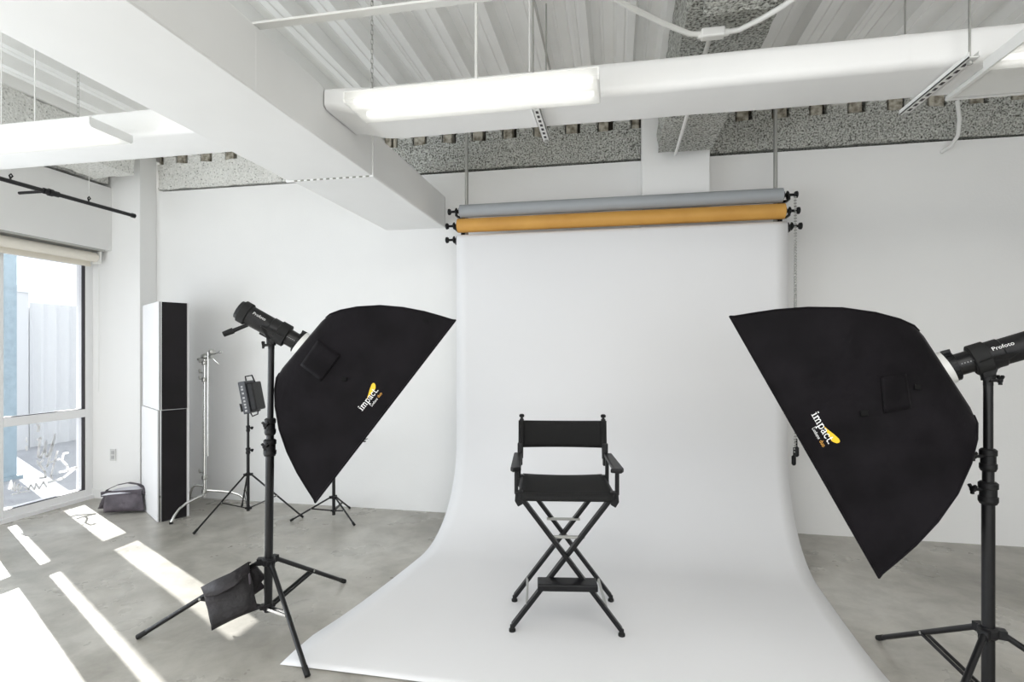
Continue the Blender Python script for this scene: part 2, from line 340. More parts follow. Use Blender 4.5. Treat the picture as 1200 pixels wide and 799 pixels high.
# ------------------------------------------------------------------ ducts
md = thing('air_duct', 'large rectangular white duct running from the front to the back wall', 'duct', (-1.86, 3, 2.66))
X0, X1, Z0, Z1 = -2.17, -1.56, 2.66, 2.955
MB().box(X0, X1, -2.5, 3.28, Z0, Z1).build('duct_section', M['duct'], md, bevel=.008)
MB().box(X0+.02, X1, 3.283, YB-.002, Z0, Z1-.0).build('duct_section', M['duct'], md, bevel=.012)
for y in (2.12,): MB().box(X1, X1+.0008, y, y+.004, Z0+.004, Z1-.004).build('duct_seam', M['duct'], md)
fl = MB().box(X0-.012, X1+.008, 3.275, 3.29, Z0-.008, Z1+.008)
fl.build('duct_flange', M['duct'], md)
for i in range(12): MB().box(X0+.05+i*.047, X0+.072+i*.047, 3.272, 3.276, Z0-.009, Z0+.004).build('rivet', M['groove'], md)
def branch(name, label, xa, xb, flip):
    bt = thing(name, label, 'duct', ((xa+xb)/2, 2.88, 2.79), 'branch air ducts')
    y0, y1, z0, z1 = 2.70, 3.06, 2.785, 2.95; r = .04
    pr = []
    for cy, cz, a0_ in ((y1-r, z1-r, 0), (y0+r, z1-r, PI/2), (y0+r, z0+r, PI), (y1-r, z0+r, 1.5*PI)):
        for k in range(6): pr.append((cy + r*math.cos(a0_+k*PI/10), cz + r*math.sin(a0_+k*PI/10)))
    def sect(xs):
        mb = MB(); n = len(pr); vs = []
        for x, sy, sz in xs:
            for py_, pz in pr:
                j = noise.noise(V(x*3, py_*6, pz*6))*.006
                vs.append((x, (py_-2.88)*sy+2.88+j, z1-(z1-pz)*(sz or 1)+j))
        fs = [(i*n+k, i*n+(k+1)%n, (i+1)*n+(k+1)%n, (i+1)*n+k) for i in range(len(xs)-1) for k in range(n)]
        mb.add(vs, fs, True); return mb
    return bt, sect
bt, sect = branch('branch_duct', 'white branch duct crossing behind the middle tube light to the right', -1.55, 4, 0)
# flared take-off on the big duct
sect([(-1.555, 1.12, .70), (-1.50, 1.12, .72), (-1.44, 1.09, .80), (-1.38, 1.05, .91), (-1.32, 1.01, .98), (-1.25, 1, 1)]).build('take_off', M['duct'], bt)
sect([(-1.25+i*.12, 1, 0) for i in range(22)]).build('duct_section', M['duct'], bt)
sect([(1.27+i*.3, 1, 0) for i in range(12)]).build('duct_section', M['duct'], bt)
for x in (1.26, -.06):
    sect([(x, 1.015, 0), (x+.035, 1.015, 0)]).build('duct_tape', M['duct'], bt).scale = (1,1,1)
for xs, wy in ((1.49, 0), (-.40, 0)):
    st = thing('strut_channel', 'slotted white strut channel hung under the branch duct at the right' if xs > 0 else 'slotted white strut channel showing under the middle tube light', 'strut', (xs, 2.86, 2.75), 'strut channels under the duct')
    c = MB().box(xs-.02, xs+.02, 2.60, 3.17, 2.757, 2.762).box(xs-.02, xs-.017, 2.60, 3.17, 2.757, 2.782).box(xs+.017, xs+.02, 2.60, 3.17, 2.757, 2.782)
    c.build('channel', M['white_metal'], st)
    for k in range(9): MB().box(xs-.007, xs+.007, 2.65+k*.055, 2.678+k*.055, 2.7555, 2.757).build('slot', M['gasket'], st)
    for y in (2.63, 3.15):
        MB().tube([(xs, y, 2.74), (xs, y, 3.56)], .005, 8).build('threaded_rod', M['steel'], st)
        MB().lathe((xs, y, 2.742), (0,0,1), [(0,.012),(.012,.012)], 6).build('nut', M['steel'], st)
lb, sect2 = branch('branch_duct', 'white branch duct leaving the left side of the big duct', -5, -2.2, 1)
sect2([(-2.172, 1.1, 0), (-2.28, 1.02, 0), (-2.4, 1, 0), (-3.1, 1, 0)]).build('duct_section', M['duct'], lb)
sect2([(-3.1, 1.01, 0), (-3.13, 1.01, 0)]).build('duct_tape', M['duct'], lb)
sect2([(-3.13-i*.3, 1, 0) for i in range(5)]).build('duct_section', M['duct'], lb)
# supply grille on the duct
gr = thing('supply_grille', 'slatted air grille in the duct beside the right tube light', 'vent', (2, 2.9, 2.775))
MB().box(1.62, 2.5, 2.70, 2.72, 2.765, 2.785).box(1.62, 2.5, 3.03, 3.05, 2.765, 2.785).box(1.62, 1.64, 2.72, 3.03, 2.765, 2.785).box(2.48, 2.5, 2.72, 3.03, 2.765, 2.785).build('grille_frame', M['white_metal'], gr)
sl = MB()
for k in range(9): sl.bar((1.64, 2.735+k*.034, 2.772), (2.48, 2.735+k*.034, 2.772), .022, .002, up=(0,.5,1))
sl.build('slats', M['white_metal'], gr)
MB().box(1.64, 2.48, 2.72, 3.03, 2.784, 2.7855).build('grille_back', M['gap_shade'], gr)  # dark sheet painted as the shade behind the slats
# angle strip on top of the duct
tag(MB().bar((-1.62, 2.14, 2.962), (.35, 2.14, 2.962), .045, .004).bar((-1.62, 2.16, 2.98), (.35, 2.16, 2.98), .004, .035).build('hanger_strip', M['white_metal']), 'flat white metal strip resting on the big duct below the ceiling deck', 'strip')
tag(MB().bar((-.42, 1.0, 3.36), (-.42, 3.9, 3.36), .012, .012).build('ceiling_wire', M['steel']), 'thin grey wire running along the ceiling deck near the middle', 'wire')

# ------------------------------------------------------------------ conduit
cd = thing('electrical_conduit', 'white conduit with a junction box under the speckled ceiling beam', 'conduit', (.455, 2.74, 3.04))
MB().tube([(-.35,1.9,3.05), (-.12, 2.25, 3.05), (.07, 2.46, 3.05), (.22, 2.6, 3.045), (.35, 2.70, 3.04), (.42, 2.72, 3.04)], .013, 10).build('conduit_tube', M['white_metal'], cd)
MB().tube([(.50, 2.72, 3.04), (.58, 2.72, 3.045), (.66, 2.66, 3.05), (.74, 2.57, 3.05), (.9, 2.3, 3.05)], .013, 10).build('conduit_tube', M['white_metal'], cd)
MB().tube([(.456, 2.76, 3.055), (.475, 4.46, 3.09), (.476, 4.52, 3.1)], .012, 10).build('conduit_tube', M['white_metal'], cd)
MB().bar((.405, 2.72, 3.04), (.515, 2.72, 3.04), .05, .045).build('junction_box', M['white_metal'], cd, bevel=.008)
for x_ in (.39, .512): MB().lathe((x_,2.72,3.04),(1,0,0),[(0,.018),(.02,.018)]).build('conduit_fitting', M['white_metal'], cd)
tag(MB().tube([(2.59, 4.72, 3.44), (2.6, 4.71, 3.3), (2.59, 4.71, 3.17), (2.565, 4.74, 3.11), (2.54, 4.79, 3.09), (2.535, 4.815, 3.085)], .014, 10).build('conduit_drop', M['white_metal']), 'short white conduit bending into the back wall at upper right', 'conduit')

# ------------------------------------------------------------------ tube lights
def tube_light(x0, x1, label, susp):
    t = thing('tube_light', label, 'light fixture', ((x0+x1)/2, 2.52, 2.72), 'fluorescent tube lights')
    y0, y1, z = 2.39, 2.655, 2.715
    h = MB(); h.box(x0+.1, x1-.1, 2.47, 2.575, z+.052, z+.075); h.box(x0, x1, y0, y1, z+.046, z+.052)
    h.build('housing', M['white_metal'], t, bevel=.003)
    for xa in (x0, x1-.008):
        MB().prism([(xa, y0, z+.05), (xa, y0, z+.012), (xa, y0+.012, z), (xa, y1-.012, z), (xa, y1, z+.012), (xa, y1, z+.05)], (.008,0,0)).build('end_cap', M['white_metal'], t)
    l = MB(); pl = [(y0+.001, z+.046), (y0+.001, z+.012), (y0+.012, z+.001), (y1-.012, z+.001), (y1-.001, z+.012), (y1-.001, z+.046)]
    vs = [(x, y_, z_) for x in (x0+.006, x1-.006) for y_, z_ in pl]
    l.add(vs, [(i, i+1, 6+i+1, 6+i) for i in range(5)]); l.build('lens', M['lens'], t)
    for y in (2.455, 2.59):
        MB().tube([(x0+.03, y, z+.026), (x1-.03, y, z+.026)], .0125, 12).build('fluorescent_tube', M['tube'], t)
    for x, kind in susp:
        if kind == 'chain':
            c = MB(); zz = z+.075
            while zz < 3.52:
                q = int((zz*1000)/24) % 2
                ax = V(.005,0,0) if q else V(0,.005,0)
                c.tube([V(x,2.52,zz)-ax, V(x,2.52,zz)+V(0,0,.012)-ax*1.2, V(x,2.52,zz+.026)-ax, V(x,2.52,zz+.026)+ax, V(x,2.52,zz)+ax, V(x,2.52,zz)-ax], .0016, 5); zz += .024
            c.build('chain', M['steel'], t)
        else:
            MB().tube([(x, 2.52, z+.075), (x, 2.52, 3.56)], .008 if kind == 'stem' else .003, 8).build(kind if kind == 'stem' else 'hanging_wire', M['white_metal'], t)
    return t
tube_light(-1.29, -.07, 'long fluorescent tube light in front of the branch duct, top middle', [(-1.20,'chain'), (-.66,'stem'), (-.40,'wire')])
tube_light(-4.05, -2.755, 'fluorescent tube light at the upper left beyond the big duct', [(-3.9,'wire'), (-3.52,'wire'), (-3.28,'wire'), (-2.98,'chain')])
tube_light(1.555, 2.80, 'fluorescent tube light cut off by the right edge of the photo', [(1.70,'chain'), (2.6,'chain')])

# ------------------------------------------------------------------ black rail by the left wall
rl = thing('curtain_rail', 'black metal rail hung above the window along the left wall', 'rail', (-4.6, 3.9, 2.82))
MB().tube([(-4.6, 1.5, 2.825), (-4.6, 4.43, 2.825)], .017, 12).build('rail_tube', M['black_metal'], rl)
MB().lathe((-4.6, 4.42, 2.825), (0,1,0), [(0,.022),(.03,.022)]).build('end_cap', M['black_metal'], rl)
MB().lathe((-4.6, 3.6, 2.825), (0,1,0), [(0,.024),(.04,.024),(.04,.03),(.07,.03),(.07,.024),(.12,.024)]).build('rail_clamp', M['black_metal'], rl)
MB().tube([(-4.6, 3.62, 2.825), (-4.87, 3.62, 2.825)], .013, 8).build('side_arm', M['black_metal'], rl)
for y in (3.36, 3.99):
    MB().tube([(-4.6, y, 2.835), (-4.6, y-.012, 2.87), (-4.6, y, 2.885), (-4.6, y+.012, 2.87), (-4.6, y, 2.855)], .006, 6).build('hook', M['black_metal'], rl)
    MB().tube([(-4.6, y, 2.885), (-4.6, y, 3.2 if y < 5 else 3)], .0025, 6).build('hanging_wire', M['white_metal'], rl)
# outlet
ot = thing('wall_outlet', 'grey wall outlet plate on the corner column above the sandbag', 'outlet', (-5.03, 4.62, .45))
MB().box(-5.065, -4.995, 4.613, 4.619, .39, .51).build('cover_plate', M['outlet'], ot, bevel=.002)
for z in (.425, .475): MB().box(-5.046, -5.014, 4.610, 4.613, z-.016, z+.016).build('socket', M['grey_print'], ot)

# ------------------------------------------------------------------ backdrop rolls
YK = 4.50
def knob(parent, x, z, sgn):
    k = MB().lathe((x, YK, z), (sgn,0,0), [(0,.030),(.012,.032),(.012,.014),(.025,.014),(.03,.024),(.045,.024),(.05,.011),(.085,.010),(.088,.022),(.097,.027),(.108,.027),(.112,.020)], 16)
    for a_ in range(8):
        an = a_*PI/4; k.bar(V(x+sgn*.036, YK, z), V(x+sgn*.036, YK+.031*math.cos(an), z+.031*math.sin(an)), .012, .008, up=(1,0,0))
    return k.build('roller_knob', M['black_plastic'], parent)
def roll(name, label, z, xa, xb, r, m):
    t = thing(name, label, 'paper roll', ((xa+xb)/2, YK, z), 'backdrop paper rolls on the wall bracket')
    MB().lathe((xa, YK, z), (1,0,0), [(0, r*.72), (0, r), (xb-xa, r), (xb-xa, r*.72)], 32).build('paper_roll', M[m], t)
    knob(t, xa, z, -1); knob(t, xb, z, 1)
    return t
roll('backdrop_roll', 'silver grey paper backdrop roll, uppermost of the three', 2.722, -1.32, 1.275, .056, 'silver_paper')
roll('backdrop_roll', 'orange yellow paper backdrop roll under the grey one', 2.598, -1.34, 1.29, .060, 'gold_paper')
ps = roll('backdrop_roll', 'white seamless paper roll hanging down and sweeping across the floor', 2.478, -1.34, 1.305, .036, 'paper')
ps['group'] = 'backdrop paper rolls on the wall bracket'
# paper sheet: down from the roll, curving out over the floor
RC = .72; yv = YK-.0375; sh = MB(); cs = [(YK-.0375*math.cos(a_), 2.478+.0375*math.sin(a_)) for a_ in (2.2, 1.8, 1.4, 1.0, .6, .3)]
for z in [2.478, 2.3, 2.0, 1.7, 1.4, 1.15, .95]: cs.append((yv, z))
for k in range(0, 19):
    a_ = k/18*PI/2; cs.append((yv-RC*(1-math.cos(a_)), .006+RC*(1-math.sin(a_))))
for y in (3.6, 3.3, 3.0, 2.8, 2.6, 2.45, 2.38, 2.33): cs.append((y, .006))
NU = 28; vs = []
for y, z in cs:
    tfl = max(0, min(1, (yv-y)/1.9)); cx = -.02 - .155*tfl**1.3; hw = 1.325 + .035*tfl + (.05*tfl**6)
    for k in range(NU+1):
        u = k/NU*2-1; yy = y; zz = z
        if y < 2.5: yy = y + .05*u*u*(1 if u > 0 else -.0); zz = .006
        zz += .0012*math.sin(u*7+y*3)*(1 if z < .1 else 0) + .0015
        vs.append((cx + u*hw, yy, zz))
sh.add(vs, [(i*(NU+1)+k, i*(NU+1)+k+1, (i+1)*(NU+1)+k+1, (i+1)*(NU+1)+k) for i in range(len(cs)-1) for k in range(NU)], True)
sheet = sh.build('paper_sheet', M['paper'], ps); sd = sheet.modifiers.new('thick', 'SOLIDIFY'); sd.thickness = .0012; sd.offset = 0
# hanging brackets
for sgn, X, lab in ((-1, -1.29, 'left'), (1, 1.25, 'right')):
    br = thing('backdrop_bracket', 'grey drop pipe and hooks holding the %s ends of the three rolls' % lab, 'bracket', (X, YK+.07, 2.4), 'backdrop drop pipes')
    MB().tube([(X, YK+.09, 2.43), (X, YK+.09, 3.55)], .0155, 14).build('drop_pipe', M['steel'], br)
    MB().bar((X+sgn*.03, YK+.085, 2.42), (X+sgn*.03, YK+.085, 2.80), .035, .018, up=(0,1,0)).build('bracket_plate', M['black_metal'], br)
    xe = {(-1): -1.352, 1: 1.317}[sgn]
    for z in (2.722, 2.598, 2.478):
        MB().bar((X+sgn*.03, YK+.08, z-.035), (xe, YK+.05, z-.035), .02, .02).bar((xe, YK+.055, z-.038), (xe, YK-.03, z-.038), .012, .016).bar((xe, YK-.032, z-.044), (xe, YK-.032, z-.012), .012, .012).build('roll_hook', M['black_metal'], br)
# bead chain at the right end
bc = thing('bead_chain', 'double loop of grey bead chain hanging at the right end of the rolls', 'chain', (1.352, YK, .63))
for dy in (-.034, .034):
    c = MB(); z = 2.70 if dy < 0 else 2.60
    while z > .74:
        c.lathe((1.368+ (0.012 if dy>0 else -.010), YK+dy, z), (0,0,-1), [(0,.004),(.004,.010),(.012,.010),(.016,.004)], 6); z -= .023
    c.build('bead_strand', M['steel'], bc)
for z, dy in ((.70, -.034), (.62, .034)):
    MB().lathe((1.368, YK+dy, z), (0,0,1), [(0,.008),(.01,.016),(.07,.016),(.08,.006),(.14,.005)], 12).build('chain_weight', M['black_plastic'], bc)

# ------------------------------------------------------------------ director chair
ch = thing('directors_chair', 'tall black folding director\'s chair standing on the white paper', 'chair', (-.283, 3.055, 0))
ch.rotation_euler = (0, 0, TH-.04)
CM = Matrix.Translation((-.283, 3.055, 0)) @ Matrix.Rotation(TH-.04, 4, 'Z')
def cb(mb, name, m, parent=ch, bevel=.004, label=None):
    mb.v = [tuple(CM @ Vector(v)) for v in mb.v]
    return mb.build(name, m, parent, bevel, label)
YF, YBK = -.185, .185; BW = M['black_wood']; ZP = .009
for y, o in ((YF, -.012), (YBK, .012)):
    for s_ in (-1, 1):
        yy = y + o*s_
        lg = cb(MB().bar((-s_*.242, yy, .735), (s_*.288, yy, .03+ZP), .022, .046, up=(0,1,0)), 'leg', BW)
        cb(MB().lathe((s_*.290, yy, ZP-.001), (0,0,1), [(0,.018),(.012,.018),(.014,.012),(.034,.012)], 14), 'rubber_foot', M['rubber'], lg, 0)
        for (bx, bz) in ((0.0, .38),):
            if s_ == (1 if o < 0 else -1): cb(MB().lathe((0, y-.022, .417), (0,-1,0), [(0,.008),(.004,.006)], 10), 'pivot_bolt', M['chrome'], lg, 0)
    # bolts at the upper rail
    cb(MB().lathe((-.139 if y < 0 else .139, y-.022, .6), (0,-1,0), [(0,.006),(.004,.005)], 10), 'bolt', M['chrome'], ch, 0)
    cb(MB().lathe((.099 if y < 0 else -.099, y+.002, .545), (0,-1,0), [(0,.006),(.004,.005)], 10), 'bolt', M['chrome'], ch, 0)
for y in (YF+.03, YBK-.03):
    cb(MB().bar((-.097, y, .512), (.10, y, .512), .022, .012), 'cross_rail', M['steel'], ch, .002, 'bare metal cross rail')
for s_ in (-1, 1):
    cb(MB().bar((s_*.212, YF+.012, .145), (s_*.212, YBK-.012, .145), .014, .020), 'side_stretcher', M['steel'], label='bare metal side stretcher')
    # seat rail and hinge blocks
    cb(MB().bar((s_*.238, YF-.035, .744), (s_*.238, YBK+.045, .744), .036, .034), 'seat_rail', BW, bevel=.006)
    for y in (YF, YBK):
        cb(MB().prism([(s_*.232, y-.02, .768), (s_*.272, y-.02, .768), (s_*.276, y-.02, .715), (s_*.258, y-.02, .685), (s_*.232, y-.02, .70)], (0,.04,0)), 'hinge_block', BW)
    # arm posts, arm rest, back post
    cb(MB().bar((s_*.268, YF+.0, .75), (s_*.268, YF+.0, .878), .028, .020, up=(1,0,0)), 'arm_post', BW)
    cb(MB().bar((s_*.262, YBK-.02, .75), (s_*.262, YBK-.02, .878), .028, .020, up=(1,0,0)), 'arm_post', BW)
    cb(MB().prism([(s_*.25-.026, YF-.05, .876), (s_*.262+.02*s_, YF-.065, .876), (s_*.272+.026*s_, YF-.03, .876), (s_*.268+.026*s_, YBK+.01, .876), (s_*.268-.02*s_, YBK+.01, .876), (s_*.268-.026*s_, YF-.03, .876)], (0,0,.024)), 'arm_rest', BW, bevel=.006)
    cb(MB().bar((s_*.252, YBK+.03, .86), (s_*.248, YBK+.045, 1.10), .026, .022, up=(0,1,0)), 'back_post', BW)
    cb(MB().lathe((s_*.248, YBK+.045, 1.10), (0,0,1), [(0,.009),(.008,.008),(.010,.015),(.022,.016),(.028,.010)], 14), 'post_finial', BW, ch, 0)
    cb(MB().bar((s_*.258, YBK+.028, .82), (s_*.258, YBK+.028, .955), .030, .036, up=(0,1,0)), 'back_bracket', M['black_metal'], bevel=.005)
# foot rest board
cb(MB().bar((-.155, YF-.055, .300), (.155, YF-.055, .300), .10, .022), 'foot_rest', BW, bevel=.006)
cb(MB().bar((-.155, YF-.10, .292), (.155, YF-.10, .292), .012, .032), 'foot_rest_lip', BW)
# canvas
cv = MB(); vs = []; NX, NY = 16, 8
for i in range(NX+1):
    for j in range(NY+1):
        u = i/NX*2-1; y = YF-.035 + (YBK-YF+.08)*j/NY
        z = .762 - .008*(1-u*u)
        vs.append((u*.240, y, z))
g = lambda i, j: i*(NY+1)+j
cv.add(vs, [(g(i,j), g(i+1,j), g(i+1,j+1), g(i,j+1)) for i in range(NX) for j in range(NY)], True)
st = cb(cv, 'seat', M['canvas'], ch, 0); q = st.modifiers.new('t','SOLIDIFY'); q.thickness = .006; q.offset = 0
fz = MB(); vs = []
for i in range(NX+1):
    u = i/NX*2-1
    vs += [(u*.240, YF-.036, .762-.008*(1-u*u)), (u*.238, YF-.042, .738-.004*(1-u*u)), (u*.232, YF-.036, .724)]
fz.add(vs, [(i*3+j, i*3+3+j, i*3+4+j, i*3+1+j) for i in range(NX) for j in range(2)], True)
q = cb(fz, 'seat_front_hem', M['canvas'], ch, 0).modifiers.new('t','SOLIDIFY'); q.thickness = .004
bk = MB(); vs = []
for i in range(NX+1):
    for j in range(7):
        u = i/NX*2-1; v = j/6
        z = .924 + v*.165 + (.006 if abs(u) < .98 else 0)*(1-u*u)*(-1 if j > 3 else -.4)
        vs.append((u*.258, YBK+.05+.035*(1-u*u)-.004*math.sin(v*PI), z))
bk.add(vs, [(i*7+j, (i+1)*7+j, (i+1)*7+j+1, i*7+j+1) for i in range(NX) for j in range(6)], True)
q = cb(bk, 'backrest', M['canvas'], ch, 0).modifiers.new('t','SOLIDIFY'); q.thickness = .006
for s_ in (-1, 1):
    cb(MB().tube([(s_*.250, YBK+.042, .93), (s_*.249, YBK+.046, 1.088)], .019, 12), 'canvas_sleeve', M['canvas'], ch, 0)

# ------------------------------------------------------------------ light stands
def wing_knob(base, d, parent, r=.016):
    d = Vector(d).normalized(); b = Vector(base); side = d.cross(V(0,0,1)).normalized()
    k = MB().lathe(b, d, [(0,.007),(.028,.007),(.03,.011),(.042,.011)], 10)
    e = b + d*.038
    k.bar(e, e+side*r+V(0,0,r*1.1), .010, .010, up=d).bar(e, e-side*r+V(0,0,r*1.1), .010, .010, up=d).bar(e, e-V(0,0,r*1.2), .010, .010, up=d)
    return k.build('clamp_knob', M['black_plastic'], parent)
def light_stand(label, base, feet, hubz, colz, sections, topz, lean=(0,0), mk=1.0, knob_dir=(1,0,0), name='light_stand', group='black tripod light stands'):
    """sections: (z0, z1, r) pole pieces from the bottom up; clamps sit where they meet"""
    B = V(*base, 0); t = thing(name, label, 'light stand', B, group)
    L = lambda z: B + V(lean[0]*z/topz, lean[1]*z/topz, z)
    for i, (z0, z1, r) in enumerate(sections):
        MB().tube([L(z0), L(z1)], r, 16).build('pole', M['black_metal'], t)
        if i:
            rr = sections[i-1][2]
            MB().lathe(L(z0-.06*mk), (0,0,1), [(0,rr*1.25),(.012,rr*1.5),(.03*mk,rr*1.5),(.03*mk,rr*1.3),(.062*mk,rr*1.3),(.065*mk,rr*1.5),(.085*mk,rr*1.5),(.092*mk,rr*1.15)], 16).build('clamp_collar', M['black_plastic'], t)
            wing_knob(L(z0-.0*mk)+Vector(knob_dir)*rr*1.2, knob_dir, t, .016*mk)
    hb = MB().lathe(L(hubz-.022*mk), (0,0,1), [(0,.030*mk),(.008*mk,.036*mk),(.036*mk,.036*mk),(.044*mk,.028*mk)], 18)
    cl = MB().lathe(L(colz-.015), (0,0,1), [(0,.026*mk),(.03*mk,.026*mk)], 18)
    for fx, fy in feet:
        F_ = V(fx, fy, .012); d = (F_-L(hubz)); h = V(d.x, d.y, 0).normalized(); A = L(hubz) + h*.045*mk
        hb.bar(L(hubz), A+h*.012, .034*mk, .036*mk)
        lg = MB().tube([A, F_ + (A-F_)*.05], .0125*mk, 12).build('leg', M['black_metal'], t)
        MB().tube([F_ + (A-F_)*.06, F_, F_+V(0,0,0)+h*.008-V(0,0,.004)], .0138*mk if mk > .7 else .0105, 12).build('rubber_foot', M['rubber'], lg)
        mid = A + (F_-A)*.5; C_ = L(colz) + h*.03*mk; sd_ = h.cross(V(0,0,1))*.012*mk
        cl.bar(L(colz), C_+h*.008, .030*mk, .024*mk)
        MB().bar(C_+sd_, mid+sd_, .007*mk, .014*mk).bar(C_-sd_, mid-sd_, .007*mk, .014*mk).build('brace', M['black_metal'], t)
        MB().lathe(mid-sd_*1.3, sd_, [(0,.007*mk),(.032*mk,.007*mk)], 8).build('brace_bolt', M['steel'], lg)
    hb.build('leg_hub', M['black_plastic'], t); cl.build('lower_collar', M['black_plastic'], t)
    return t, L
P1 = V(-1.854, 2.643, 1.667)
tA, LA = light_stand('black tripod stand holding the left softbox, weighted by a sandbag', (-1.87, 2.64), [(-2.464, 2.41), (-1.739, 3.238), (-1.407, 2.275)], .365, .115,
    [(.09, 1.0, .0225), (1.0, 1.115, .020), (1.115, 1.53, .0165)], 1.53, lean=(.019, .004), knob_dir=(.2,-1,0))
tB, LB = light_stand('black tripod stand holding the right softbox', (1.50, 2.53), [(1.356, 3.128), (1.056, 2.11), (2.09, 2.36)], .367, .115,
    [(.09, .95, .0225), (.95, 1.085, .020), (1.085, 1.385, .0165)], 1.385, knob_dir=(-1,-.2,0))
tC, LC = light_stand('thin black stand under the small panel light near the back wall', (-3.25, 4.31), [(-3.41, 3.86), (-2.78, 4.42), (-3.55, 4.62)], .40, .10,
    [(.07, .62, .0135), (.62, .82, .0115), (.82, 1.0, .009)], 1.0, mk=.62, knob_dir=(1,-.3,0))
tD, LD = light_stand('low black stand mostly hidden behind the left softbox', (-2.50, 4.47), [(-2.82, 4.31), (-2.22, 4.31), (-2.50, 4.76)], .19, .07,
    [(.03, .5, .0145), (.5, .72, .0115)], .72, mk=.62, knob_dir=(1,-.3,0))
MB().bar(LD(.71), LD(.71)+V(.31,.02,.01), .05, .006).bar(LD(.69), LD(.70)+V(.30,.02,.0), .012, .012).build('top_arm', M['black_metal'], tD)

# ------------------------------------------------------------------ softboxes and flash heads
def text_mesh(s, size=1.0):
    c = bpy.data.curves.new('tx', 'FONT'); c.body = s; c.size = size; c.resolution_u = 3
    o = bpy.data.objects.new('tx', c); COL.objects.link(o); bpy.context.view_layer.update()
    me = bpy.data.meshes.new_from_object(o.evaluated_get(bpy.context.evaluated_depsgraph_get()))
    vs = [v.co.copy() for v in me.vertices]; fs = [tuple(p.vertices) for p in me.polygons]
    bpy.data.objects.remove(o); bpy.data.meshes.remove(me); bpy.data.curves.remove(c)
    return vs, fs
def flash_head(label, P, n, top, size_k=1.0, textdir=1):
    """strobe whose axis is n, pivot at P above the stand top"""
    n = Vector(n).normalized(); t = thing('flash_head', label, 'studio strobe', top, 'studio strobes')
    camside = (CAM-P); camside = (camside - n*camside.dot(n)).normalized(); upv = n.cross(camside)
    if upv.z < 0: upv = -upv
    k = size_k
    MB().lathe(P, n, [(-.205,.030),(-.202,.050),(-.16,.058),(-.155,.058),(-.15,.054),(-.02,.054),(-.015,.058),(.075,.058),(.08,.055)], 28).build('lamp_body', M['black_plastic'], t)
    MB().lathe(P, n, [(-.185,.0600),(-.183,.062),(-.145,.062),(-.142,.0600)], 28).build('body_collar', M['rubber'], t)
    MB().lathe(P, n, [(.028,.060),(.03,.064),(.082,.064),(.085,.060)], 28).build('body_collar', M['rubber'], t)
    MB().lathe(P, n, [(.08,.046),(.135,.046)], 28).build('zoom_barrel', M['black_metal'], t)
    ad = MB().lathe(P, n, [(.135,.052),(.137,.058),(.165,.058),(.168,.052)], 28)
    for i in range(18):
        a_ = i/18*2*PI; r_ = upv*math.cos(a_)+camside*math.sin(a_); ad.bar(P+n*.14+r_*.058, P+n*.162+r_*.058, .008, .008, up=r_)
    ad.bar(P+n*.135+upv*.06, P+n*.165+upv*.062, .03, .022, up=upv).build('mount_adapter', M['black_plastic'], t)
    # handle and yoke
    MB().tube([P-n*.12-upv*.05, P-n*.145-upv*.085, P-n*.165-upv*.115], [.010,.011,.012], 10).build('rear_handle', M['black_plastic'], t)
    MB().tube([P-n*.165-upv*.113, P-n*.195-upv*.155], [.017,.015], 10).build('handle_grip', M['rubber'], t)
    yk = MB()
    T_ = Vector(top)
    for s_ in (-1, 1):
        q = P + camside*s_*.062
        yk.prism([q+n*.075-upv*.012, q+n*.02-upv*.006, q-n*.055-upv*.02, T_+V(0,0,.03)+camside*s_*.022-n*.03, T_+V(0,0,.0)+camside*s_*.02-n*.02, T_+V(0,0,.0)+camside*s_*.02+n*.02, T_+V(0,0,.045)+camside*s_*.03+n*.03], camside*s_*.008)
    yk.lathe(T_-V(0,0,.035), (0,0,1), [(0,.017),(.02,.017),(.02,.024),(.06,.026)], 16)
    yk.build('tilt_yoke', M['black_plastic'], t, bevel=.003)
    wing_knob(T_+V(0,0,-.015)+camside*.02, (RT*(-textdir) + camside*.2), t)
    MB().tube([T_+V(0,0,.03)+RT*(.02*-textdir), T_+V(0,0,.055)+RT*(.06*-textdir)], [.008,.011], 8).build('tilt_lever', M['black_plastic'], t)
    # maker's name wrapped on the body
    xdir = n*textdir   # reading direction along the axis
    def wrap(sv, x0, y0, r, m, nm):
        vs, fs = sv; w = max(v.x for v in vs)
        out = []
        for v in vs:
            x = x0 + v.x; a_ = (y0+v.y)/r
            out.append(P + xdir*x + camside*(r*math.cos(a_)) + upv*(r*math.sin(a_)))
        MB().add(out, fs).build(nm, m, t)
    xs = -.135 if textdir > 0 else .045
    wrap(text_mesh('Profoto', .023), (-.120 if textdir > 0 else -.018), .014, .0585 if textdir > 0 else .0585, M['white_print'], 'name_print')
    vs, fs = text_mesh('• • • • •', .016)
    wrap((vs, fs), (.088 if textdir > 0 else -.128), -.006, .0468, M['grey_print'], 'scale_print')
    return t
PROF = [(0,.095),(.004,.16),(.018,.215),(.05,.262),(.11,.325),(.20,.398),(.30,.458),(.40,.505),(.48,.535),(.54,.556),(1.0,.565)]
